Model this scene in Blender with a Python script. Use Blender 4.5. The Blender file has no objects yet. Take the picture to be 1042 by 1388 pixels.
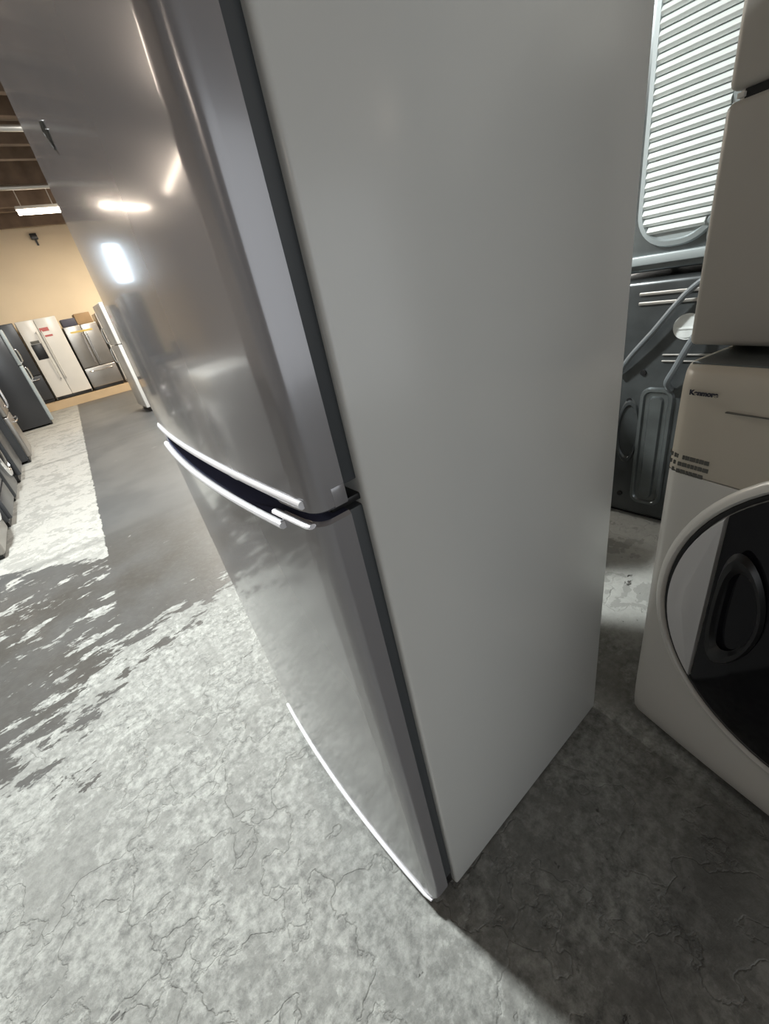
import bpy, bmesh, math, random
from mathutils import Vector, Matrix
C = bpy.context.scene.collection
R = math.radians
random.seed(4)

# ------------------------------------------------------------ camera
cam = bpy.data.cameras.new('camera'); camo = bpy.data.objects.new('camera', cam); C.objects.link(camo)
FPX = 566.0
Nv = Vector((218, 1015, FPX)); Wv = Vector((-490, -211, FPX))     # nadir and aisle vanishing points (x right, y down, z forward)
up = (-Nv).normalized()
wy = (Wv - Wv.dot(up)*up).normalized()
dx = wy.cross(up)
if dx.x < 0: dx = -dx
rows = (dx, wy, up)
def cw(v): return Vector([r.dot(v) for r in rows])
ax, ay, az = cw(Vector((1,0,0))), cw(Vector((0,-1,0))), cw(Vector((0,0,-1)))
M4 = Matrix((ax, ay, az)).transposed().to_4x4(); M4.translation = Vector((0,0,1.28))
camo.matrix_world = M4
cam.sensor_fit = 'VERTICAL'; cam.sensor_height = 24; cam.lens = 24*FPX/1388
cam.clip_start = .02; cam.clip_end = 100
bpy.context.scene.camera = camo

# ------------------------------------------------------------ light and exposure
vs = bpy.context.scene.view_settings
vs.view_transform = 'Standard'; vs.look = 'None'; vs.gamma = 1; vs.use_curve_mapping = False; vs.exposure = -0.15
w = bpy.data.worlds.new('world'); bpy.context.scene.world = w; w.use_nodes = True
w.node_tree.nodes['Background'].inputs[0].default_value = (.75,.85,1,1)
w.node_tree.nodes['Background'].inputs[1].default_value = .3
def area(name, loc, rot, sx, sy, power, col=(1,1,1)):
    l = bpy.data.lights.new(name, 'AREA'); l.shape = 'RECTANGLE'; l.size = sx; l.size_y = sy; l.energy = power; l.color = col
    o = bpy.data.objects.new(name, l); o.location = loc; o.rotation_euler = rot; C.objects.link(o); return o
KEY = (-.30, 3.0, 3.70)
area('high_bay_light', KEY, (0,0,0), .34, .34, 430, (.96,1,.98))
area('added_aisle_fill', (1.7, 7.0, 3.75), (0,0,0), .5, 1.6, 330, (1,.97,.9))  # unseen fill, added to brighten the aisle floor
area('added_far_fill', (2.9, 10.8, 3.72), (0,0,0), .4, 2.0, 330, (1,.86,.66))  # unseen fill, added to light the far wall and its refrigerators
area('added_rear_fill', (.6, -6.02, 1.75), (R(90),0,0), 7.2, 3.4, 110, (.97,1,1))  # added fill behind the camera, not a known doorway

# ------------------------------------------------------------ materials
def nt(name):
    m = bpy.data.materials.new(name); m.use_nodes = True
    n = m.node_tree; return m, n, n.nodes['Principled BSDF']
def mat(name, col, rough=.5, metal=0, bump=0, bscale=60, var=0, vscale=4, spec=.5, coat=0, emit=None, es=0, crough=.05):
    m, n, b = nt(name)
    b.inputs['Base Color'].default_value = (*col,1); b.inputs['Roughness'].default_value = rough
    b.inputs['Metallic'].default_value = metal; b.inputs['Specular IOR Level'].default_value = spec
    b.inputs['Coat Weight'].default_value = coat; b.inputs['Coat Roughness'].default_value = crough
    tc = n.nodes.new('ShaderNodeTexCoord')
    if var:
        t = n.nodes.new('ShaderNodeTexNoise'); t.inputs['Scale'].default_value = vscale; t.inputs['Detail'].default_value = 6
        n.links.new(tc.outputs['Object'], t.inputs['Vector'])
        r = n.nodes.new('ShaderNodeValToRGB'); r.color_ramp.elements[0].position = .3; r.color_ramp.elements[1].position = .7
        r.color_ramp.elements[0].color = (*[c*(1-var) for c in col],1); r.color_ramp.elements[1].color = (*[min(1,c*(1+var)) for c in col],1)
        n.links.new(t.outputs['Fac'], r.inputs[0]); n.links.new(r.outputs[0], b.inputs['Base Color'])
    if bump:
        t = n.nodes.new('ShaderNodeTexNoise'); t.inputs['Scale'].default_value = bscale; t.inputs['Detail'].default_value = 3
        n.links.new(tc.outputs['Object'], t.inputs['Vector'])
        u = n.nodes.new('ShaderNodeBump'); u.inputs['Strength'].default_value = bump; u.inputs['Distance'].default_value = .002
        n.links.new(t.outputs['Fac'], u.inputs['Height']); n.links.new(u.outputs[0], b.inputs['Normal'])
    if emit:
        b.inputs['Emission Color'].default_value = (*emit,1); b.inputs['Emission Strength'].default_value = es
    return m

def floor_mat():
    m, n, b = nt('concrete_floor'); L = n.links.new
    N = lambda t: n.nodes.new('ShaderNode'+t)
    def math_(op, a, c=None, clamp=False):
        k = N('Math'); k.operation = op; k.use_clamp = clamp
        for i, v in enumerate((a, c)):
            if v is None: continue
            if isinstance(v, (int, float)): k.inputs[i].default_value = v
            else: L(v, k.inputs[i])
        return k.outputs[0]
    def ramp(v, stops):
        k = N('ValToRGB'); e = k.color_ramp.elements
        for i, (p, c) in enumerate(stops):
            x = e[i] if i < 2 else e.new(p)
            x.position = p; x.color = (c,c,c,1) if isinstance(c,(int,float)) else (*c,1)
        L(v, k.inputs[0]); return k.outputs[0]
    def mixc(f, a, c, mode='MIX'):
        k = N('MixRGB'); k.blend_type = mode
        for i, v in enumerate((f, a, c)):
            if isinstance(v, (int,float)): k.inputs[i].default_value = v
            elif isinstance(v, tuple): k.inputs[i].default_value = (*v,1)
            else: L(v, k.inputs[i])
        return k.outputs[0]
    def noise(scale, det=6, rough=.6, vec=None, dist=0):
        k = N('TexNoise'); k.inputs['Scale'].default_value = scale; k.inputs['Detail'].default_value = det
        k.inputs['Roughness'].default_value = rough; k.inputs['Distortion'].default_value = dist
        L(vec or P, k.inputs['Vector']); return k.outputs['Fac']
    def ss(v, a, c):    # smooth step from a to c
        k = N('MapRange'); k.interpolation_type = 'SMOOTHSTEP'
        k.inputs[1].default_value = a; k.inputs[2].default_value = c; L(v, k.inputs[0]); return k.outputs[0]
    tc = N('TexCoord'); P = tc.outputs['Object']
    sp = N('SeparateXYZ'); L(P, sp.inputs[0]); X, Y = sp.outputs[0], sp.outputs[1]
    # bare concrete: fine grain, broad clouds, worn plates with darker rims
    fine = noise(38, 8, .72); mid = noise(9, 8, .65, dist=.4); big = noise(2.2, 4, .5)
    base = mixc(ramp(mid, [(.34,0),(.66,1)]), (.15,.153,.147), (.40,.41,.39))
    base = mixc(.6, base, mixc(ramp(fine, [(.36,0),(.62,1)]), (.10,.10,.095), (.52,.53,.50)))
    base = mixc(ramp(big, [(.42,0),(.62,.30)]), base, (.24,.242,.232))
    vo = N('TexVoronoi'); vo.feature = 'DISTANCE_TO_EDGE'; vo.inputs['Scale'].default_value = 3.4
    wv = N('VectorMath'); wv.operation = 'ADD'; nz = N('TexNoise'); nz.inputs['Scale'].default_value = 7; nz.inputs['Detail'].default_value = 6
    L(P, nz.inputs['Vector']); sc = N('VectorMath'); sc.operation = 'SCALE'; sc.inputs['Scale'].default_value = .55
    L(nz.outputs['Color'], sc.inputs[0]); L(P, wv.inputs[0]); L(sc.outputs[0], wv.inputs[1]); L(wv.outputs[0], vo.inputs['Vector'])
    rim = ramp(vo.outputs['Distance'], [(.0,.7),(.012,.3),(.03,0)])
    rimmask = ramp(noise(3.1, 3, .5), [(.56,0),(.66,.5)])
    base = mixc(math_('MULTIPLY', rim, rimmask), base, (.09,.09,.085))
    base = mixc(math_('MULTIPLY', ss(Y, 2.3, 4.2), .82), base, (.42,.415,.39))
    base = mixc(math_('MULTIPLY', ss(X, 1.1, 1.3), .75), base, (.46,.465,.44))  # light patch behind the refrigerator painted in as paler concrete
    # worn plates where the top skin has gone: slightly darker
    pl = ramp(noise(5.5, 5, .55, vec=wv.outputs[0]), [(.53,0),(.545,.5)])
    base = mixc(pl, base, (.21,.212,.2))
    pits = ramp(noise(27, 3, .5), [(.72,0),(.76,.8)])
    base = mixc(pits, base, (.06,.06,.055))
    # grey floor paint, peeling towards its near edge
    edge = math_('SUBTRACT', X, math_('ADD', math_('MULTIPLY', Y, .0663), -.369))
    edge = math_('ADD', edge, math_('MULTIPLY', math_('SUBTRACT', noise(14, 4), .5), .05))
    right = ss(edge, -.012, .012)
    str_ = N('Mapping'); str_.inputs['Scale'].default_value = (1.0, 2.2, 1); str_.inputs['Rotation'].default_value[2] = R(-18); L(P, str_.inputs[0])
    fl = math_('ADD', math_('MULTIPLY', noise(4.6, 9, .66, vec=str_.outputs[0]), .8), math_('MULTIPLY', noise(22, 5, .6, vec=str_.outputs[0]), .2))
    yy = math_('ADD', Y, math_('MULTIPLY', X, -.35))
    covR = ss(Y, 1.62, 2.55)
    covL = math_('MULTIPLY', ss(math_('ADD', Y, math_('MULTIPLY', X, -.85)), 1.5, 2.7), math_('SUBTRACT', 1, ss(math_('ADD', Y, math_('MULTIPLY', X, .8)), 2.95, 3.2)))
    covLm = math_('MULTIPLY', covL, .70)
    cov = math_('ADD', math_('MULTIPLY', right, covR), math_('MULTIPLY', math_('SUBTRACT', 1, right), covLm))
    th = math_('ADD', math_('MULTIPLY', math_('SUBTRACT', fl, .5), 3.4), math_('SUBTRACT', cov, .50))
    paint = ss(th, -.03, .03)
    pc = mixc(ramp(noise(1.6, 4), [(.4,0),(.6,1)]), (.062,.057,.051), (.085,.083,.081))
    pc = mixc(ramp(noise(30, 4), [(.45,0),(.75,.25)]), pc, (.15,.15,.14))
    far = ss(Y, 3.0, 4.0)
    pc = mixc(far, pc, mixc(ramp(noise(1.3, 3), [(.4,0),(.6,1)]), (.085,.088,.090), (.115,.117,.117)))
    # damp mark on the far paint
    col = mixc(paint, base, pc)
    jl = N('TexWave'); jl.wave_type='BANDS'; jl.bands_direction='Y'; jl.inputs['Scale'].default_value = .09; jl.inputs['Distortion'].default_value = .6
    L(P, jl.inputs[0]); col = mixc(ramp(jl.outputs['Fac'], [(.0,.35),(.0015,0)]), col, (.06,.06,.058))
    col = mixc(1.0, col, (.80,.80,.80), 'MULTIPLY')
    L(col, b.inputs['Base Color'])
    rg = mixc(paint, (.62,)*3, (.42,)*3); L(rg, b.inputs['Roughness'])
    b.inputs['Specular IOR Level'].default_value = .35
    h = math_('ADD', math_('ADD', math_('MULTIPLY', fine, .5), math_('MULTIPLY', mid, .8)), math_('MULTIPLY', rim, -.5))
    h = math_('ADD', math_('MULTIPLY', h, math_('SUBTRACT', 1, math_('MULTIPLY', paint, .85))), math_('MULTIPLY', paint, .8))
    bp = N('Bump'); bp.inputs['Strength'].default_value = .8; bp.inputs['Distance'].default_value = .006
    L(h, bp.inputs['Height']); L(bp.outputs[0], b.inputs['Normal'])
    return m

M = dict(
 floor = floor_mat(),
 side = mat('grey_side_paint', (.61,.615,.60), .3, 0, .06, 60, spec=.5, coat=.3, crough=.16),
 door = mat('silver_door_finish', (.31,.305,.32), .20, .36, .03, 14, spec=.5, coat=.6, crough=.08),
 doorside = mat('silver_door_edge', (.29,.29,.29), .30, .35, .05, 40),
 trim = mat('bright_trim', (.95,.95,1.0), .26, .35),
 gasket = mat('dark_gasket', (.05,.055,.06), .5),
 black = mat('black_plastic', (.01,.01,.011), .35),
 navy = mat('navy_pocket', (.06,.065,.105), .75, 0, spec=0),
 white = mat('white_enamel', (.62,.61,.585), .25, var=.02),
 washer = mat('washer_enamel', (.58,.575,.55), .30, var=.02, vscale=3),
 beige = mat('control_panel_plastic', (.50,.46,.39), .38, var=.03),
 dryer = mat('dryer_enamel', (.40,.38,.35), .38, var=.03, vscale=2),
 glass = mat('dark_door_glass', (.006,.006,.008), .08, spec=.3),
 grip = mat('silver_grip', (.60,.60,.61), .32, .25),
 galv = mat('galvanised_steel', (.16,.175,.178), .30, .75, .15, 8, var=.3, vscale=5),
 galvdark = mat('dark_steel', (.075,.082,.085), .34, .55, .2, 9, var=.35, vscale=5),
 louv = mat('white_louvre', (.78,.82,.81), .25, .1),
 vent = mat('grey_vent_surround', (.36,.40,.41), .4, .2),
 hose = mat('grey_hose', (.13,.145,.155), .35),
 disc = mat('pale_cover_disc', (.72,.75,.74), .35, var=.1, vscale=30),
 stain = mat('stainless_steel', (.33,.31,.29), .28, .8, var=.06),
 darkst = mat('dark_appliance', (.045,.047,.052), .3, .3),
 chrome = mat('chrome', (.8,.8,.82), .12, 1),
 wall = mat('cream_wall', (.84,.71,.53), .8, 0, .2, 12, var=.04, vscale=1.2),
 wallg = mat('grey_wall', (.52,.50,.49), .8, var=.1, vscale=.8),
 ceil = mat('dark_ceiling', (.26,.20,.15), .9, var=.4, vscale=1.5),
 wood = mat('joist_wood', (.17,.12,.085), .8, var=.4, vscale=3),
 tan = mat('tan_plywood', (.46,.34,.21), .6, var=.1, vscale=2),
 pipe = mat('steel_pipe', (.5,.48,.45), .35, .8),
 lamp = mat('lamp_tube', (1,1,1), .4, emit=(1,.84,.68), es=28),
 bay = mat('high_bay_lens', (1,1,1), .4, emit=(.96,1,.98), es=12),
 sky = mat('daylight_pane', (1,1,1), .4, emit=(.72,.87,1), es=9),
 fixture = mat('fixture_metal', (.7,.68,.64), .5),
 ink = mat('grey_print', (.10,.10,.09), .6),
 badge = mat('dark_badge', (.015,.015,.03), .4),
 box1 = mat('brown_carton', (.33,.22,.12), .8, var=.1), box2 = mat('yellow_carton', (.55,.42,.12), .7), box3 = mat('dark_carton', (.06,.06,.09), .6),
 red = mat('red_print', (.45,.12,.12), .6),
 frame = mat('window_frame', (.3,.28,.25), .6),
)

# ------------------------------------------------------------ mesh helpers
def xf(v, m): return v
def obj(name, bm, m, parent=None, smooth=True, ang=35):
    bmesh.ops.recalc_face_normals(bm, faces=bm.faces)
    me = bpy.data.meshes.new(name); bm.to_mesh(me); bm.free()
    if smooth:
        for p in me.polygons: p.use_smooth = True
        me.set_sharp_from_angle(angle=R(ang))
    for k in (m if isinstance(m, (list,tuple)) else [m]): me.materials.append(k)
    o = bpy.data.objects.new(name, me); C.objects.link(o)
    if parent: o.parent = parent
    return o
def BM(): return bmesh.new()
def box(bm, x0,x1,y0,y1,z0,z1, r=0, seg=2):
    t = bmesh.new(); g = bmesh.ops.create_cube(t, size=1)
    for v in t.verts:
        v.co = Vector((x0+(v.co.x+.5)*(x1-x0), y0+(v.co.y+.5)*(y1-y0), z0+(v.co.z+.5)*(z1-z0)))
    if r: bmesh.ops.bevel(t, geom=t.edges[:], offset=r, segments=seg, profile=.5, affect='EDGES')
    join(bm, t); return bm
def join(bm, t):
    mp = {}
    for v in t.verts: mp[v] = bm.verts.new(v.co)
    for f in t.faces:
        try: bm.faces.new([mp[v] for v in f.verts])
        except ValueError: pass
    t.free()
def loft(bm, rings, cap=True, closed=True):
    vs_ = [[bm.verts.new(p) for p in r] for r in rings]; n = len(rings[0])
    for a, b in zip(vs_, vs_[1:]):
        for i in range(n if closed else n-1):
            j = (i+1) % n; bm.faces.new((a[i], a[j], b[j], b[i]))
    if cap and closed: bm.faces.new(vs_[0][::-1]); bm.faces.new(vs_[-1])
    return vs_
def tube(bm, pts, r, n=10, cap=True):
    pts = [Vector(p) for p in pts]; rings = []; ref = None
    for i, p in enumerate(pts):
        d = (pts[min(i+1,len(pts)-1)] - pts[max(i-1,0)]).normalized()
        if ref is None: ref = d.orthogonal().normalized()
        ref = (ref - d*ref.dot(d)).normalized(); s = d.cross(ref)
        rr = r[i] if isinstance(r,(list,tuple)) else r
        rings.append([p + rr*(math.cos(2*math.pi*k/n)*ref + math.sin(2*math.pi*k/n)*s) for k in range(n)])
    loft(bm, rings, cap)
def smoothpath(pts, n=8):
    pts = [Vector(p) for p in pts]; out = []
    P = [pts[0]] + pts + [pts[-1]]
    for i in range(1, len(P)-2):
        for k in range(n):
            t = k/n; a,b,c,d = P[i-1],P[i],P[i+1],P[i+2]
            out.append(.5*((2*b)+(c-a)*t+(2*a-5*b+4*c-d)*t*t+(3*b-a-3*c+d)*t**3))
    out.append(pts[-1]); return out
def rrect(x0,x1,z0,z1,r,n=6):
    out = []
    for cx,cz,a0 in ((x1-r,z1-r,0),(x0+r,z1-r,90),(x0+r,z0+r,180),(x1-r,z0+r,270)):
        for k in range(n+1):
            a = R(a0+90*k/n); out.append((cx+r*math.cos(a), cz+r*math.sin(a)))
    return out
def thing(name, label, cat, loc=(0,0,0), rz=0, group=None):
    o = bpy.data.objects.new(name, None); C.objects.link(o); o.empty_display_size = .1
    o.location = loc; o.rotation_euler = (0,0,rz); o['label'] = label; o['category'] = cat
    if group: o['group'] = group
    return o
def tag(o, label, cat, group=None, kind=None):
    o['label'] = label; o['category'] = cat
    if group: o['group'] = group
    if kind: o['kind'] = kind
    return o
def struct(name, bm, m, parent=None, label=None, **k):
    o = obj(name, bm, m, parent, **k)
    if not parent:
        o['kind'] = 'structure'
        if label: o['label'] = label
    return o
def text_mesh(name, s, size, m, parent, mat4, ext=.0006):
    cu = bpy.data.curves.new(name, 'FONT'); cu.body = s; cu.size = size; cu.extrude = ext; cu.align_x = 'LEFT'; cu.offset = .0006
    t = bpy.data.objects.new(name, cu); C.objects.link(t)
    dg = bpy.context.evaluated_depsgraph_get(); me = bpy.data.meshes.new_from_object(t.evaluated_get(dg))
    bpy.data.objects.remove(t); me.materials.clear(); me.materials.append(m)
    me.transform(mat4); o = bpy.data.objects.new(name, me); C.objects.link(o); o.parent = parent; return o

# ------------------------------------------------------------ setting
X0,X1,Y0,Y1,ZC = -6.0, 4.6, -6.0, 14.25, 4.15
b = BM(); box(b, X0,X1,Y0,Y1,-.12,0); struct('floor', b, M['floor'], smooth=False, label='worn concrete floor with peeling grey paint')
b = BM(); box(b, X0,X1,Y0,Y1,ZC,ZC+.1); struct('ceiling', b, M['ceil'], smooth=False, label='dark open ceiling')
b = BM()
wx0,wx1,wz0,wz1 = -3.15,-1.98,2.45,3.42          # opening for the daylight window in the far wall
box(b, X0,wx0,Y1,Y1+.15,0,ZC); box(b, wx1,X1,Y1,Y1+.15,0,ZC); box(b, wx0,wx1,Y1,Y1+.15,0,wz0); box(b, wx0,wx1,Y1,Y1+.15,wz1,ZC)
struct('wall_back', b, M['wall'], smooth=False, label='cream painted far wall')
b = BM(); box(b, X0-.15,X0,Y0,Y1,0,ZC); struct('wall_left', b, M['wallg'], smooth=False)
b = BM(); box(b, X1,X1+.15,Y0,Y1,0,ZC); struct('wall_right', b, M['wallg'], smooth=False)
b = BM()
box(b, X0,-3.05,Y0-.15,Y0,0,ZC); box(b, 4.25,X1,Y0-.15,Y0,0,ZC); box(b, -3.05,4.25,Y0-.15,Y0,3.5,ZC)  # opening shaped to suit the added rear fill
struct('wall_front', b, M['wallg'], smooth=False)
b = BM(); box(b, wx0,wx1,Y1+.06,Y1+.08,wz0,wz1); wn = struct('window_1', b, M['sky'], smooth=False, label='bright daylight window high in the far wall')
b = BM()
for (a,c,d,e) in ((wx0,wx0+.04,wz0,wz1),(wx1-.04,wx1,wz0,wz1),(wx0,wx1,wz0,wz0+.04),(wx0,wx1,wz1-.04,wz1)):
    box(b, a,c,Y1-.02,Y1+.06,d,e)
struct('window_frame', b, M['frame'], wn, smooth=False)
n_ = 1
yb = 7.6
for yb, zz, hh in ((6.7,3.95,.2),(7.5,3.9,.25),(8.3,3.95,.2),(9.1,3.9,.25),(9.9,3.95,.2),(10.7,3.78,.37),(11.5,3.95,.2),(12.3,3.86,.29),(13.1,3.95,.2),(13.9,3.82,.33)):
    b = BM(); box(b, X0,X1,yb-.05,yb+.05,zz,zz+hh,.005); struct('trim_%d'%n_, b, M['wood'], smooth=False, label='dark wooden ceiling joist'); n_ += 1
for yb, zz in ((7.9,3.72),(10.2,3.68)):
    b = BM(); tube(b, [(X0,yb,zz),(X1,yb,zz)], .035, 12)
    o = obj('ceiling_pipe', b, M['pipe']); tag(o, 'steel conduit pipe under the joists, %s' % ('nearer the camera' if yb<9 else 'nearer the cream wall'), 'pipe', 'pipes under the ceiling')

# ------------------------------------------------------------ lamps
def tube_lamp(cx, cy, cz, ln, ang, label):
    t = thing('ceiling_light', label, 'ceiling light', (cx,cy,cz), R(ang), 'tube lights under the ceiling')
    b = BM(); box(b, -ln/2,ln/2,-.08,.08,.03,.08,.008); obj('housing', b, M['fixture'], t)
    b = BM(); tube(b, [(-ln/2+.02,0,0),(ln/2-.02,0,0)], .045, 12); obj('lamp_tube', b, M['lamp'], t)
    for s in (-1,1):
        b = BM(); box(b, s*ln*.35-.008,s*ln*.35+.008,-.008,.008,.08,ZC-cz); obj('hanger', b, M['fixture'], t)
tube_lamp(1.42,11.25,3.56,.72,0,'lit tube light hanging in front of the cream wall')
tube_lamp(-2.62,11.1,3.56,.6,0,'lit tube light left of the aisle, seen reflected in the silver door, nearest the window')
tube_lamp(-3.72,11.2,3.56,1.2,0,'lit tube light left of the aisle, seen reflected in the silver door, beside another tube')
tube_lamp(-4.3,8.6,3.52,2.4,100,'lit tube light running along the left row, curved in the door reflection')
tube_lamp(-2.9,5.0,3.52,1.3,110,'lit tube light above the left row, seen as a streak in the door edge')
tube_lamp(3.55,-3.7,3.45,.9,75,'lit tube light behind the camera, seen as a glow on the door edge')
for (lx,ly,lz,sx,sy,lb) in ((1.7,7.0,3.75,.5,1.6,'added unseen panel light over the right of the aisle'),(2.9,10.8,3.72,.4,2.0,'added unseen panel light near the cream wall, right of the aisle')):
    t = thing('added_panel_light', lb, 'ceiling light', (lx,ly,lz), 0, 'added unseen panel lights right of the aisle')  # fixtures made up to house the two added fills
    b = BM(); box(b,-sx/2-.03,sx/2+.03,-sy/2-.03,sy/2+.03,.01,.08,.01); obj('housing', b, M['fixture'], t)
    for s in (-1,1):
        b = BM(); tube(b,[(0,s*sy*.35,.08),(0,s*sy*.35,ZC-lz)],.008,8); obj('hanger', b, M['fixture'], t)
tube_lamp(-5.0,-2.0,3.35,1.5,70,'lit tube light behind the camera by the left wall')
t = thing('high_bay_lamp', 'square high bay lamp above the aisle', 'ceiling light', (KEY[0],KEY[1],KEY[2]))
b = BM(); box(b,-.26,.26,-.26,.26,.015,.10,.02); obj('housing', b, M['fixture'], t)
b = BM(); tube(b,[(0,0,.1),(0,0,ZC-KEY[2])],.012,8); obj('hanger', b, M['fixture'], t)

# ------------------------------------------------------------ the large silver refrigerator
FY0, FY1, FXb, FXd, FH = .376, 1.13, .878, .208, 1.80
ox, oy = .53, .75
fr = thing('refrigerator', 'large silver top-freezer refrigerator with grey side, filling the middle of the photo', 'refrigerator', (ox,oy,0))
b = BM(); box(b, .232-ox,FXb-ox,FY0-oy,FY1-oy,.006,FH-.01,.007,3); obj('cabinet', b, M['side'], fr)
b = BM(); box(b, .206-ox,.236-ox,FY0+.012-oy,FY1-.012-oy,.05,1.052,.003); box(b, .206-ox,.236-ox,FY0+.012-oy,FY1-.012-oy,1.085,FH-.03,.003)
obj('gasket', b, M['gasket'], fr)
YC = .70
def fx(y): return .1485 + .14*(y-YC)**2
def plan(inset=0, n=80, r=.020):
    pts = []
    y0, y1 = FY0+inset, FY1-inset
    pts.append((FXd, y0))
    xe = fx(y0)+inset+r
    for k in range(0, 9):
        a = R(90*k/8); pts.append((xe - r*math.sin(a), y0 + r - r*math.cos(a)))
    for k in range(1, n):
        y = y0+r+(y1-y0-2*r)*k/n; pts.append((fx(y)+inset, y))
    xe = fx(y1)+inset+r
    for k in range(0, 9):
        a = R(90*k/8); pts.append((xe - r*math.cos(a), y1 - r + r*math.sin(a)))
    pts.append((FXd, y1)); return pts
def slab(zlo, zhi, e=.004, dark=-1):
    b = BM(); rings = []
    for (ins, f) in ((e,lambda y: zlo(y)),(0,lambda y: zlo(y)+e),(0,None),(0,lambda y: zhi(y)-e),(e,lambda y: zhi(y))):
        P = plan(ins); ring = []
        for x,y in P:
            z = f(y) if f else (zlo(y)+zhi(y))/2
            ring.append((x-ox, y-oy, z))
        rings.append(ring)
    loft(b, rings); b.faces.ensure_lookup_table(); b.faces[dark].material_index = 1; return b
def arch(y): return 1.0 - ((y-.76)/.38)**2
def step(y, w_=.010): return min(1, max(0, (abs(y-.78)-.315)/w_))       # 0 inside the pocket's width, 1 outside it
lo_top = lambda y: 1.038 + .020*step(y)
trim_z = lambda y: 1.081 + .006*max(0,arch(y))
up_bot = lambda y: 1.068 + (trim_z(y)-1.070)*(1-step(y))
d1 = obj('freezer_door', slab(up_bot, lambda y: FH, dark=-2), [M['door'], M['navy']], fr, ang=40)
d2 = obj('fresh_food_door', slab(lambda y: .046, lo_top), [M['door'], M['navy']], fr, ang=40)
# end caps: a plain plastic strip across the bottom of the freezer door side and top of the lower door
def strip(ya, yb_, zf, rx, rz, out, name, parent, m=None, n=40, xo=None):
    b = BM(); rings = []
    for k in range(n+1):
        y = ya + (yb_-ya)*k/n
        if y < FY0+.02: x = fx(y) + (.020 - math.sqrt(max(0,.020**2-(FY0+.02-y)**2)))
        elif y > FY1-.02: x = fx(y) + (.020 - math.sqrt(max(0,.020**2-(y-FY1+.02)**2)))
        else: x = fx(y)
        x -= out; z = zf(y)
        if xo: x += xo(y)
        rings.append([(x-ox+rx*math.cos(2*math.pi*i/10), y-oy, z+rz*math.sin(2*math.pi*i/10)) for i in range(10)])
    loft(b, rings); return obj(name, b, m or M['trim'], parent)
strip(.396, 1.118, trim_z, .0045, .0052, .0005, 'bottom_trim', d1)
strip(.455, 1.10, lambda y: 1.039-.003*math.sin((y-.47)/.62*math.pi), .0055, .0052, .003, 'pocket_trim', d2)
strip(.388, .468, lambda y: 1.056, .005, .0032, .002, 'top_trim', d2, n=14)
strip(.385, 1.115, lambda y: .0455, .005, .0035, .001, 'bottom_trim', d2)
# hand pocket: a scooped dark panel behind the two trims
b = BM(); rings = []
for k in range(31):
    y = .466 + .625*k/30; a = math.sin(k/30*math.pi)**.6
    xi = fx(y)+.003; ring = []
    dep = .016+.034*a; ring = [(xi+.001-ox, y-oy, 1.0392), (xi+dep*.5-ox, y-oy, 1.0395)]
    for t in range(8):
        s = t/7; z = 1.0395 + (up_bot(y)+.006-1.0395)*s
        xx = xi + dep*(1-.9*s**3)
        ring.append((min(xx,.2045)-ox, y-oy, z))
    rings.append(ring)
loft(b, rings, cap=False, closed=False); obj('hand_pocket', b, M['navy'], d1)
strip(.56, .80, lambda y: 1.050+.012*((y-.56)/.24)**2, .002, .0016, -.022, 'painted_pocket_highlight', d1, n=16)  # bright strip painted in for the highlight inside the pocket
# freezer door lower end cap on the side face
b = BM(); box(b, .190-ox,.2075-ox,FY0-.0006-oy,FY0+.004-oy,1.0705,1.094,.0006); obj('end_cap', b, M['door'], d1)
b = BM(); box(b, .19-ox,.238-ox,FY0+.012-oy,FY0+.05-oy,1.0585,1.0675,.002); obj('centre_hinge', b, M['black'], fr)
b = BM(); box(b, .20-ox,.245-ox,FY0+.015-oy,FY1-.015-oy,.004,.05,.004); obj('kick_plate', b, M['black'], fr)
b = BM()     # small dark emblem high on the freezer door, too small to read
for (dy,dz,l) in ((0,0,.026),(.012,.008,.016),(-.008,-.008,.02)):
    yy = .80+dy; tube(b, smoothpath([(fx(yy)-.0008-ox, yy-oy, 1.522+dz-l/2),(fx(yy+.006)-.0008-ox, yy+.006-oy, 1.522+dz),(fx(yy)-.0008-ox, yy-oy, 1.522+dz+l/2)],4), .0016, 6)
obj('emblem', b, M['ink'], d1)
b = BM(); box(b, .19-ox,.27-ox,FY0+.01-oy,FY0+.07-oy,FH-.008,FH+.012,.004); obj('top_hinge', b, M['black'], fr)

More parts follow.
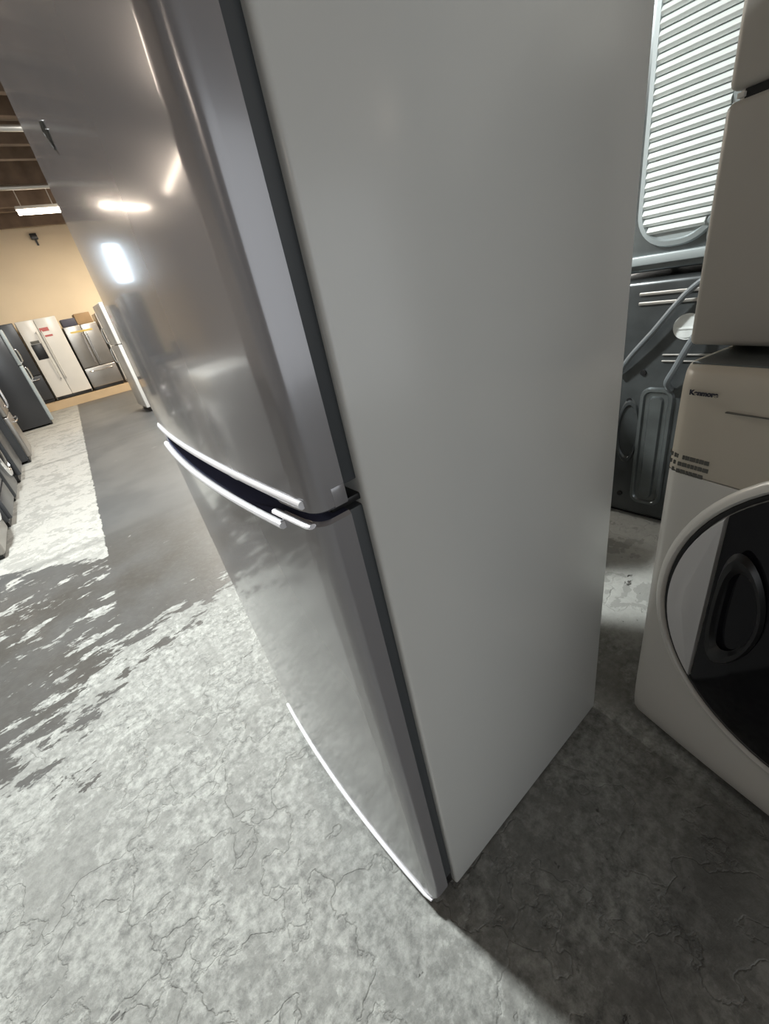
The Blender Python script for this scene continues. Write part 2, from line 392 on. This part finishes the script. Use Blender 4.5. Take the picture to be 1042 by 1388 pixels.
# ------------------------------------------------------------ generic appliances (front faces local -y, x across, origin at the front left foot)
def appliance_fridge(label, loc, rz, w=.8, d=.68, h=1.75, body='white', front='white', kind='top', dispenser=False, group='refrigerators in the shop'):
    t = thing('refrigerator', label, 'refrigerator', loc, rz, group)
    b = BM(); box(b, 0,w,.07,d,.03,h,.01); obj('cabinet', b, M[body], t)
    b = BM(); box(b, .01,w-.01,.06,.075,.05,h-.01); obj('gasket', b, M['gasket'], t)
    b = BM(); box(b, .02,w-.02,.05,.09,.0,.07,.004); obj('kick_plate', b, M['black'], t)
    if kind == 'top': P = [(0,w,.08,h*.64),(0,w,h*.64+.01,h)]
    elif kind == 'bottom': P = [(0,w,.08,h*.36),(0,w/2-.003,h*.36+.01,h),(w/2+.003,w,h*.36+.01,h)]
    else: P = [(0,w*.44,.08,h),(w*.44+.006,w,.08,h)]
    for i,(a,c,z0,z1) in enumerate(P):
        b = BM(); box(b, a,c,0,.06,z0,z1,.012,3); dd = obj('door', b, M[front], t)
        b = BM()
        if kind == 'side' :
            hx = c-.05 if i==0 else a+.05; tube(b, smoothpath([(hx,0,.5),(hx,-.05,.56),(hx,-.05,h-.35),(hx,0,h-.28)]), .012, 8)
        elif kind == 'bottom' and i==0: tube(b, smoothpath([(a+.1,0,z1-.08),(a+.14,-.05,z1-.08),(c-.14,-.05,z1-.08),(c-.1,0,z1-.08)]), .011, 8)
        elif kind == 'bottom': hx = c-.05 if i==1 else a+.05; tube(b, smoothpath([(hx,0,z0+.1),(hx,-.05,z0+.15),(hx,-.05,z1-.25),(hx,0,z1-.2)]), .011, 8)
        else: hz = (z1-.28,z1-.04) if i==0 else (z0+.04,z0+.28); tube(b, smoothpath([(.06,0,hz[0]),(.06,-.04,hz[0]+.03),(.06,-.04,hz[1]-.03),(.06,0,hz[1])]), .011, 8)
        obj('handle', b, M['chrome'] if front!='white' else M['white'], dd)
        if dispenser and i==0:
            b = BM(); box(b, a+.07,c-.07,-.006,.01,h*.53,h*.72,.006); q = obj('dispenser', b, M['black'], t)
            b = BM(); box(b, a+.09,c-.09,-.009,0,h*.725,h*.76,.003); obj('control_strip', b, M['ink'], t)
    return t
def appliance_front_loader(label, loc, rz, w=.69, d=.75, h=.98, body='darkst', ring='chrome', group='machines in the left row'):
    t = thing('washing_machine', label, 'washing machine', loc, rz, group)
    b = BM(); box(b, 0,w,0,d,.03,h,.03,4); obj('cabinet', b, M[body], t)
    b = BM(); box(b, .03,w-.03,.03,d-.03,0,.04); obj('base', b, M['black'], t)
    b = BM(); box(b, .01,w-.01,-.006,.02,h-.15,h-.02,.006); obj('control_panel', b, M['black'] if body!='white' else M['beige'], t)
    b = BM(); tube(b, [(w*.5,-.008,h-.085),(w*.5,-.04,h-.085)], .035, 20); obj('dial', b, M[ring], t)
    b = BM(); rings=[]
    for (rr,yy) in ((.25,.0),(.255,-.03),(.245,-.045),(.20,-.048),(.19,-.03)):
        rings.append([(w/2+rr*math.cos(2*math.pi*k/40), yy, h*.46+rr*math.sin(2*math.pi*k/40)) for k in range(40)])
    loft(b, rings, cap=False); dd = obj('door', b, M[ring], t)
    b = BM(); rings=[]
    for (rr,yy) in ((.192,-.03),(.15,-.05),(.08,-.062),(.01,-.065)):
        rings.append([(w/2+rr*math.cos(2*math.pi*k/40), yy, h*.46+rr*math.sin(2*math.pi*k/40)) for k in range(40)])
    loft(b, rings); obj('door_glass', b, M['glass'], dd)
    return t
def appliance_range(label, loc, rz, w=.76, d=.65, h=.92, body='darkst', group='machines in the left row'):
    t = thing('kitchen_range', label, 'range', loc, rz, group)
    b = BM(); box(b, 0,w,.03,d,.05,h,.008); obj('cabinet', b, M[body], t)
    b = BM(); box(b, .02,w-.02,.05,d,0,.06); obj('base', b, M['black'], t)
    b = BM(); box(b, .01,w-.01,0,.035,.27,h-.14,.008); dd = obj('oven_door', b, M[body], t)
    b = BM(); box(b, .12,w-.12,-.004,.004,.38,h-.28,.003); obj('oven_window', b, M['glass'], dd)
    b = BM(); tube(b, smoothpath([(.06,0,h-.19),(.07,-.05,h-.19),(w-.07,-.05,h-.19),(w-.06,0,h-.19)]), .012, 8); obj('handle', b, M['chrome'], dd)
    b = BM(); box(b, .01,w-.01,0,.035,.07,.255,.008); obj('drawer', b, M[body], t)
    b = BM(); box(b, 0,w,0,.05,h-.13,h,.01); obj('control_panel', b, M['black'], t)
    for k in range(5):
        b = BM(); tube(b, [(w*(.14+.18*k),0,h-.065),(w*(.14+.18*k),-.03,h-.065)], .02, 14); obj('knob', b, M['chrome'], t)
    b = BM(); box(b, .0,w,.0,d,h,h+.012,.004); obj('cooktop', b, M['glass'], t)
    b = BM(); box(b, 0,w,d-.06,d,h,h+.2,.01); obj('backguard', b, M[body], t)
    return t

# the row on the left of the aisle: local front -y turned to face +X (rz=90): origin at near... x runs along +Y
RZL = R(90)
appliance_front_loader('white front-load washer nearest the camera at the left edge of the photo', (-.80,2.95,0), RZL, w=.69, h=.95, body='white', ring='chrome')
appliance_front_loader('grey front-load washer just past the white washer at the left edge', (-.735,3.98,0), RZL, w=.66, body='stain')
appliance_range('black kitchen range in the left row beyond the grey washer', (-.69,4.75,0), RZL, w=.76)
appliance_front_loader('black front-load washer in the left row between the range and tall dark refrigerator', (-.68,5.62,0), RZL, w=.69, body='darkst')
appliance_fridge('tall black refrigerator in the left row beside the aisle', (-.62,6.45,0), RZL, w=.76, h=1.72, body='darkst', front='darkst', kind='top')
appliance_fridge('dark steel refrigerator farther down the left row', (-.50,7.5,0), RZL, w=.84, h=1.75, body='darkst', front='stain', kind='bottom')
appliance_fridge('grey-sided refrigerator with bright lower door edges at the far end of the left row', (-.08,10.85,0), RZL, w=.8, h=1.78, body='darkst', front='vent', kind='top')

# right of the aisle: the white refrigerator at a distance, and an unseen washer added to shade the floor
appliance_fridge('white top-freezer refrigerator standing on the right of the aisle in the distance', (1.28,9.42,0), R(-90), w=.78, h=1.80, body='vent', front='white', kind='top')
t = thing('washing_machine', 'unseen white top-load washer added behind the large silver refrigerator to shade the floor', 'washing machine', (1.075,1.20,0))
b = BM(); box(b, 0,.69,0,.68,.03,1.06,.02,3); obj('cabinet', b, M['white'], t)
b = BM(); box(b, .03,.66,.03,.65,0,.04); obj('base', b, M['black'], t)
b = BM(); box(b, .06,.63,.05,.53,1.055,1.075,.006); obj('lid', b, M['white'], t)
b = BM(); box(b, 0,.69,.56,.68,1.04,1.20,.02,3); obj('control_panel', b, M['beige'], t)
for k in range(3):
    b = BM(); tube(b, [(.15+.19*k,.57,1.13),(.15+.19*k,.535,1.13)], .026, 18); obj('knob', b, M['fixture'], t)

# far wall: tan plywood platform and three refrigerators on it
b = BM(); box(b, -2.6,2.6,13.15,14.2,0,.18,.004); tag(obj('platform', b, M['tan'], smooth=False), 'low tan plywood platform along the foot of the cream wall', 'platform')
PY, PZ = 13.35, .18
fw = appliance_fridge('white side-by-side refrigerator with black dispenser on the platform', (.18,PY,PZ), 0, w=.80, h=1.80, kind='side', dispenser=True, body='white', front='white', group='refrigerators on the platform')
st = appliance_fridge('brown-grey stainless refrigerator right of the white one on the platform', (1.02,PY,PZ), 0, w=.72, h=1.52, kind='bottom', body='darkst', front='stain', group='refrigerators on the platform')
appliance_fridge('dark steel bottom-freezer refrigerator left of the white one on the platform', (-.72,PY,PZ), 0, w=.86, h=1.80, kind='bottom', body='darkst', front='darkst', group='refrigerators on the platform')
appliance_fridge('white refrigerator at the right end of the platform', (1.80,PY,PZ), 0, w=.75, h=1.7, kind='top', group='refrigerators on the platform')
for (x0,x1,z1,m,l) in ((1.05,1.35,.17,'box3','dark carton on top of the stainless refrigerator'),(1.36,1.70,.24,'box1','brown carton on top of the stainless refrigerator')):
    b = BM(); box(b, x0,x1,PY+.08,PY+.5,PZ+1.52,PZ+1.52+z1,.006); tag(obj('carton', b, M[m]), l, 'box', 'cartons on the stainless refrigerator')
b = BM(); box(b, .10,.58,-.003,.001,1.36,1.40); q = obj('paper_flyer', b, M['box2'], st); q['label'] = 'narrow yellow flyer'
for (x0,x1,z0,z1) in ((.38,.56,1.52,1.60),(.42,.58,1.40,1.44)):
    b = BM(); box(b, x0,x1,-.003,.001,z0,z1); q = obj('sticker', b, M['red'], fw); q['label'] = 'reddish sticker'
b = BM(); box(b, 1.36,1.50,Y1-.08,Y1-.002,3.62,3.74,.01); box(b,1.42,1.46,Y1-.05,Y1-.002,3.5,3.63); tag(obj('wall_bracket', b, M['darkst']), 'small dark bracket high on the cream wall', 'bracket')

# ------------------------------------------------------------ front-load washer at the right edge, and the dryer stacked on it
a0 = Vector((.917,.270)); b0 = Vector((.846,-.055)); sd = (b0-a0).normalized(); rz = math.atan2(sd.y, sd.x)
WH = 1.035
a0 = a0 - sd*.032
wm = thing('washing_machine', 'pale front-load washer with a dark round door at the right edge', 'washing machine', (a0.x,a0.y,0), rz)
W_ = .69; D_ = .76
prof = []
def bulge(x): return .0 + .012*(1-((x-W_/2)/(W_/2))**2)      # front panel bows out a little
b = BM(); rings = []
zs = [(.018,.045),(.022,.022),(.04,.010),(.08,.003),(.13,0),(.5,0),(.826,0),(.827,0)]
xs = [0,.012,.03]+[.03+(W_-.06)*k/24 for k in range(1,25)]+[W_-.012,W_]
def frontpt(x, ins):
    e = 0
    if x < .03: e = .03*(1-math.sqrt(max(0,1-((.03-x)/.03)**2)))
    if x > W_-.03: e = .03*(1-math.sqrt(max(0,1-((x-W_+.03)/.03)**2)))
    return -bulge(x)*(1 if .03<=x<=W_-.03 else .3) + e + ins
def ring_at(z, ins): return [(x, frontpt(x,ins), z) for x in xs] + [(W_, D_, z),(0, D_, z)]
for z, ins in zs: rings.append(ring_at(z,ins))
loft(b, rings); obj('cabinet', b, M['washer'], wm, ang=50)
b = BM(); rings=[ring_at(z,ins) for z,ins in ((.829,.001),(.832,0),(1.0,.002),(1.024,.006),(1.032,.013),(WH,.028))]
loft(b, rings); cpn = obj('control_panel', b, M['beige'], wm, ang=50)
b = BM(); box(b, .01,W_-.01,.03,D_-.01,WH-.002,WH+.003,.002); obj('top_panel', b, M['galv'], wm)
b = BM(); box(b, .04,W_-.04,.06,D_-.05,.0,.03); obj('base', b, M['black'], wm)
cx, cz = .374, .535
def egg(rs, k, n=72):
    a = 2*math.pi*k/n; rx = .327*rs; rzp = (.372 if math.sin(a)>0 else .338)*rs
    # keeps the top of the ring under the control panel line
    return cx + rx*math.cos(a), cz + rzp*math.sin(a)
def eggring(rs, y, n=72, fol=1):
    out = []
    for k in range(n):
        x, z = egg(rs, k, n); out.append((x, y - bulge(min(max(x,0),W_))*fol, z))
    return out
# pale moulded ring round the door
b = BM(); loft(b, [eggring(r_,y_) for r_,y_ in ((1.05,.004),(1.045,-.004),(1.02,-.010),(1.0,-.011),(.985,-.004),(.98,.006))], cap=False)
obj('door_surround', b, M['washer'], wm, ang=60)
b = BM(); loft(b, [eggring(r_,y_) for r_,y_ in ((.992,.002),(.978,-.004),(.958,-.002),(.945,.004))], cap=False)
obj('seal_ring', b, M['black'], wm)
# door disc: dark glass to the right of the silver grip
gx = .142
def clipdisc(side, rs, y0, y1, dome, n=96):
    b = BM(); outer = []
    for k in range(n):
        a = 2*math.pi*k/n; x, z = egg(rs, k, n); outer.append((x,z))
    lim = gx if side == 'L' else gx+.004; pts = []
    inside = (lambda x: x <= lim) if side == 'L' else (lambda x: x >= lim)
    for k in range(n):
        p, q = outer[k], outer[(k+1)%n]
        if inside(p[0]): pts.append(p)
        if inside(p[0]) != inside(q[0]):
            t_ = (lim-p[0])/(q[0]-p[0]); zc_ = p[1]+(q[1]-p[1])*t_
            if inside(p[0]): zc0 = zc_; pts.append((lim, zc_)); zc1 = None; pend = len(pts)
            else: pts.append((lim, zc_))
    n = len(pts)
    mx = sum(p[0] for p in pts)/n; mz = sum(p[1] for p in pts)/n
    rings = []
    for s, yy in ((1,y0),(1,y1),(.97,y1-.004),(.75,y1-.004-dome*.5),(.45,y1-.004-dome*.85),(.12,y1-.004-dome)):
        rings.append([(mx+(x-mx)*s, yy-bulge(x), mz+(z-mz)*s) for x,z in pts])
    loft(b, rings); return b
gl = obj('door', clipdisc('R', .95, .01, -.008, .028), M['glass'], wm, ang=40)
obj('door_grip', clipdisc('L', .95, .01, -.008, .004), M['grip'], wm, ang=40)
# dark bean-shaped finger recess beside the grip
b = BM(); rings=[]
for s,yy in ((1,-.028),(.92,-.038),(.8,-.036),(.7,-.026)):
    ring=[]
    for k in range(40):
        a=2*math.pi*k/40; zz=.575+.145*s*math.sin(a); xx=.186+.045*s*math.cos(a)+.02*math.cos((zz-.575)/.145*1.4)
        ring.append((xx,yy-bulge(xx),zz))
    rings.append(ring)
loft(b, rings, cap=False); obj('grip_recess_rim', b, M['black'], gl)
text_mesh('badge_lettering', 'Kenmore', .0125, M['badge'], cpn, Matrix.Translation((.034,-.0070,.990)) @ Matrix.Rotation(R(90),4,'X'))
b = BM()     # three rows of tiny printed text, too small to read
random.seed(9)
for r_ in range(3):
    x = .004 + .003*r_
    while x < .085 - .004*r_:
        l = random.uniform(.004,.011); z = .862 - r_*.0155
        box(b, x, x+l, frontpt(x,0)-.0012, frontpt(x,0)+.002, z-.0042, z+.0042 + 0); x += l+.0015
obj('printed_text', b, M['ink'], wm, smooth=False)
b = BM(); box(b, .10,.30,-.0105,-.004,.9655,.967); obj('printed_line', b, M['ink'], cpn, smooth=False)
# dryer
dp = Vector((-sd.y, sd.x)) ; dloc = a0 + sd*(-.040) + dp*.095
dr = thing('clothes_dryer', 'pale dryer stacked on the front-load washer at the right edge', 'dryer', (dloc.x,dloc.y,WH+.0045), rz)
zb = .012; zs1 = .386
b = BM(); box(b, .0,W_,.03,.72,zb,.98,.012,3); obj('cabinet', b, M['dryer'], dr)
b = BM(); box(b, -.001,W_+.001,0,.035,zb,zs1-.006,.012,4); obj('lower_panel', b, M['dryer'], dr)
b = BM(); box(b, -.001,W_+.001,0,.035,zs1+.006,.98,.012,4); obj('front_panel', b, M['dryer'], dr)
b = BM(); box(b, .02,W_-.02,.012,.04,zs1-.012,zs1+.012); obj('panel_gap', b, M['black'], dr)
b = BM(); box(b, .012,.022,.006,.03,zs1-.004,zs1+.003,.001); obj('latch', b, M['fixture'], dr)
for px_ in (.05,W_-.05):
    for py_ in (.09,.62):
        b = BM(); tube(b, [(px_,py_,-.001),(px_,py_,zb+.01)], .022, 14); obj('foot', b, M['black'], dr)
b = BM()
rings=[]
for s,yy in ((1,-.001),(1,-.03),(.93,-.04),(.6,-.045)):
    rings.append([(W_/2+.24*s*math.cos(2*math.pi*k/48), yy, .66+.24*s*math.sin(2*math.pi*k/48)) for k in range(48)])
loft(b, rings); obj('door', b, M['dryer'], dr)

# ------------------------------------------------------------ machines standing with their backs to us in the gap
BX = 2.0
bw = thing('washing_machine', 'dark washer standing back to the camera in the gap, under the louvred machine', 'washing machine', (BX,.66,0))
b = BM(); box(b, 0,.68,-.36,.33,.02,1.085,.02,3); obj('cabinet', b, M['galvdark'], bw)
b = BM(); box(b, .03,.65,-.33,.30,0,.03); obj('base', b, M['black'], bw)
def loopring(y0,y1,z0,z1,r,x): return [(x,y,z) for y,z in rrect(y0,y1,z0,z1,r)]
b = BM(); yA,yB = -.02,.118; zA,zB=.09,.665
loft(b, [loopring(yA-.0,yB,zA,zB,.045,.002), loopring(yA+.006,yB-.006,zA+.006,zB-.006,.04,-.012), loopring(yA+.018,yB-.018,zA+.018,zB-.018,.03,-.012), loopring(yA+.024,yB-.024,zA+.024,zB-.024,.026,-.002),
         loopring(yA+.040,yB-.040,zA+.04,zB-.04,.02,-.002), loopring(yA+.046,yB-.046,zA+.046,zB-.046,.016,-.012)])
obj('access_panel', b, M['galv'], bw)
b = BM()
b.free()
for z,h_,y_ in ((1.035,.006,.16),(1.0,.006,.16),(.80,.003,.05),(.775,.003,.05)):
    b = BM(); box(b, -.008,.004,-.3,y_,z-h_,z+h_,.0028); obj('pressed_rib', b, M['pipe'], bw)  # ribs in brighter metal than the cabinet, standing in for their highlights
b = BM(); tube(b, [(.003,-.025,.905),(-.006,-.025,.905)], .048, 32); tube(b, [(-.005,-.025,.905),(-.009,-.025,.905)], .040, 32); box(b, -.012,-.002,-.06,.01,.897,.903); obj('cover_disc', b, M['disc'], bw)
b = BM(); tube(b, smoothpath([(-.03,-.07,1.075),(-.04,-.01,1.02),(-.04,.08,.90),(-.035,.16,.80),(-.02,.21,.72)]), .011, 10); obj('drain_hose', b, M['hose'], bw)
b = BM(); tube(b, smoothpath([(-.02,-.10,.95),(-.05,-.06,.86),(-.05,-.02,.76),(-.04,.005,.70),(-.01,.0,.66)]), .013, 10); obj('inlet_hose', b, M['hose'], bw)
b = BM()
b.free()
for (y,z) in ((.115,.725),(.165,.12),(.16,.60)):
    b = BM(); tube(b, [(.003,y,z),(-.006,y,z)], .012, 14); obj('bolt', b, M['black'], bw)
b = BM(); loft(b, [[(-.001+dx_, .155+rr*math.cos(2*math.pi*k/30)*.5, .45+rr*1.6*math.sin(2*math.pi*k/30)) for k in range(30)] for rr,dx_ in ((.10,0),(.092,-.008),(.082,-.008),(.076,0))], cap=False); obj('pressed_ring', b, M['galvdark'], bw)

bd = thing('clothes_dryer', 'dryer with a tall rounded white louvred back panel, standing on the dark washer', 'dryer', (BX,.66,1.085))
b = BM(); box(b, .03,.68,-.36,.33,.025,1.0,.015,3); obj('cabinet', b, M['galv'], bd)
b = BM(); box(b, .005,.66,-.36,.33,.052,.085,.006); obj('base_rim', b, M['vent'], bd)
for px_ in (.08,.6):
    for py_ in (-.28,.26):
        b = BM(); tube(b, [(px_,py_,.001),(px_,py_,.05)], .02, 12); obj('foot', b, M['black'], bd)
# rounded surround with the louvres inside
yL, yR, zB_, zT_ = .205, -.075, .100, .93      # in local y the photo's left is +y
b = BM()
def stad(y0,y1,z0,z1,r,x): return [(x,y,z) for y,z in rrect(y0,y1,z0,z1,r,10)]
rr_ = .125
loft(b, [stad(yR,yL,zB_,zT_,rr_,.032), stad(yR+.006,yL-.006,zB_+.006,zT_-.006,rr_-.006,.010), stad(yR+.022,yL-.022,zB_+.022,zT_-.022,rr_-.022,.006), stad(yR+.028,yL-.028,zB_+.028,zT_-.028,rr_-.028,.016)])
vp = obj('vent_panel', b, M['vent'], bd)
z = zB_+.062; i = 0
while z < zT_-.04:
    # half width inside the rounded ends
    inn = .026; r2 = rr_-.022; yl, yr = yL-inn, yR+inn
    dzb = (zB_+.022+r2) - z; dzt = z - (zT_-.022-r2)
    dd_ = max(dzb, dzt, 0); cut = r2 - math.sqrt(max(0, r2*r2-dd_*dd_))
    b = BM(); ring1 = []; ya, yb2 = yr+cut, yl-cut
    for y in (ya, yb2):
        ring1.append([(.016,y,z+.016),(.012,y,z+.0155),(.004,y,z+.010),(-.002,y,z+.002),(-.003,y,z-.0005),(-.001,y,z-.003),(.007,y,z-.010),(.016,y,z-.010)])
    loft(b, ring1); obj('louvre', b, M['louv'], vp, ang=30)
    z += .0285; i += 1
b = BM(); loft(b, [[(x_, -.16+rr*math.cos(2*math.pi*k/40), .07+.0+rr*math.sin(2*math.pi*k/40)+.06) for k in range(40)] for rr,x_ in ((.13,.03),(.125,.020),(.06,.016))]); obj('vent_outlet', b, M['vent'], bd)
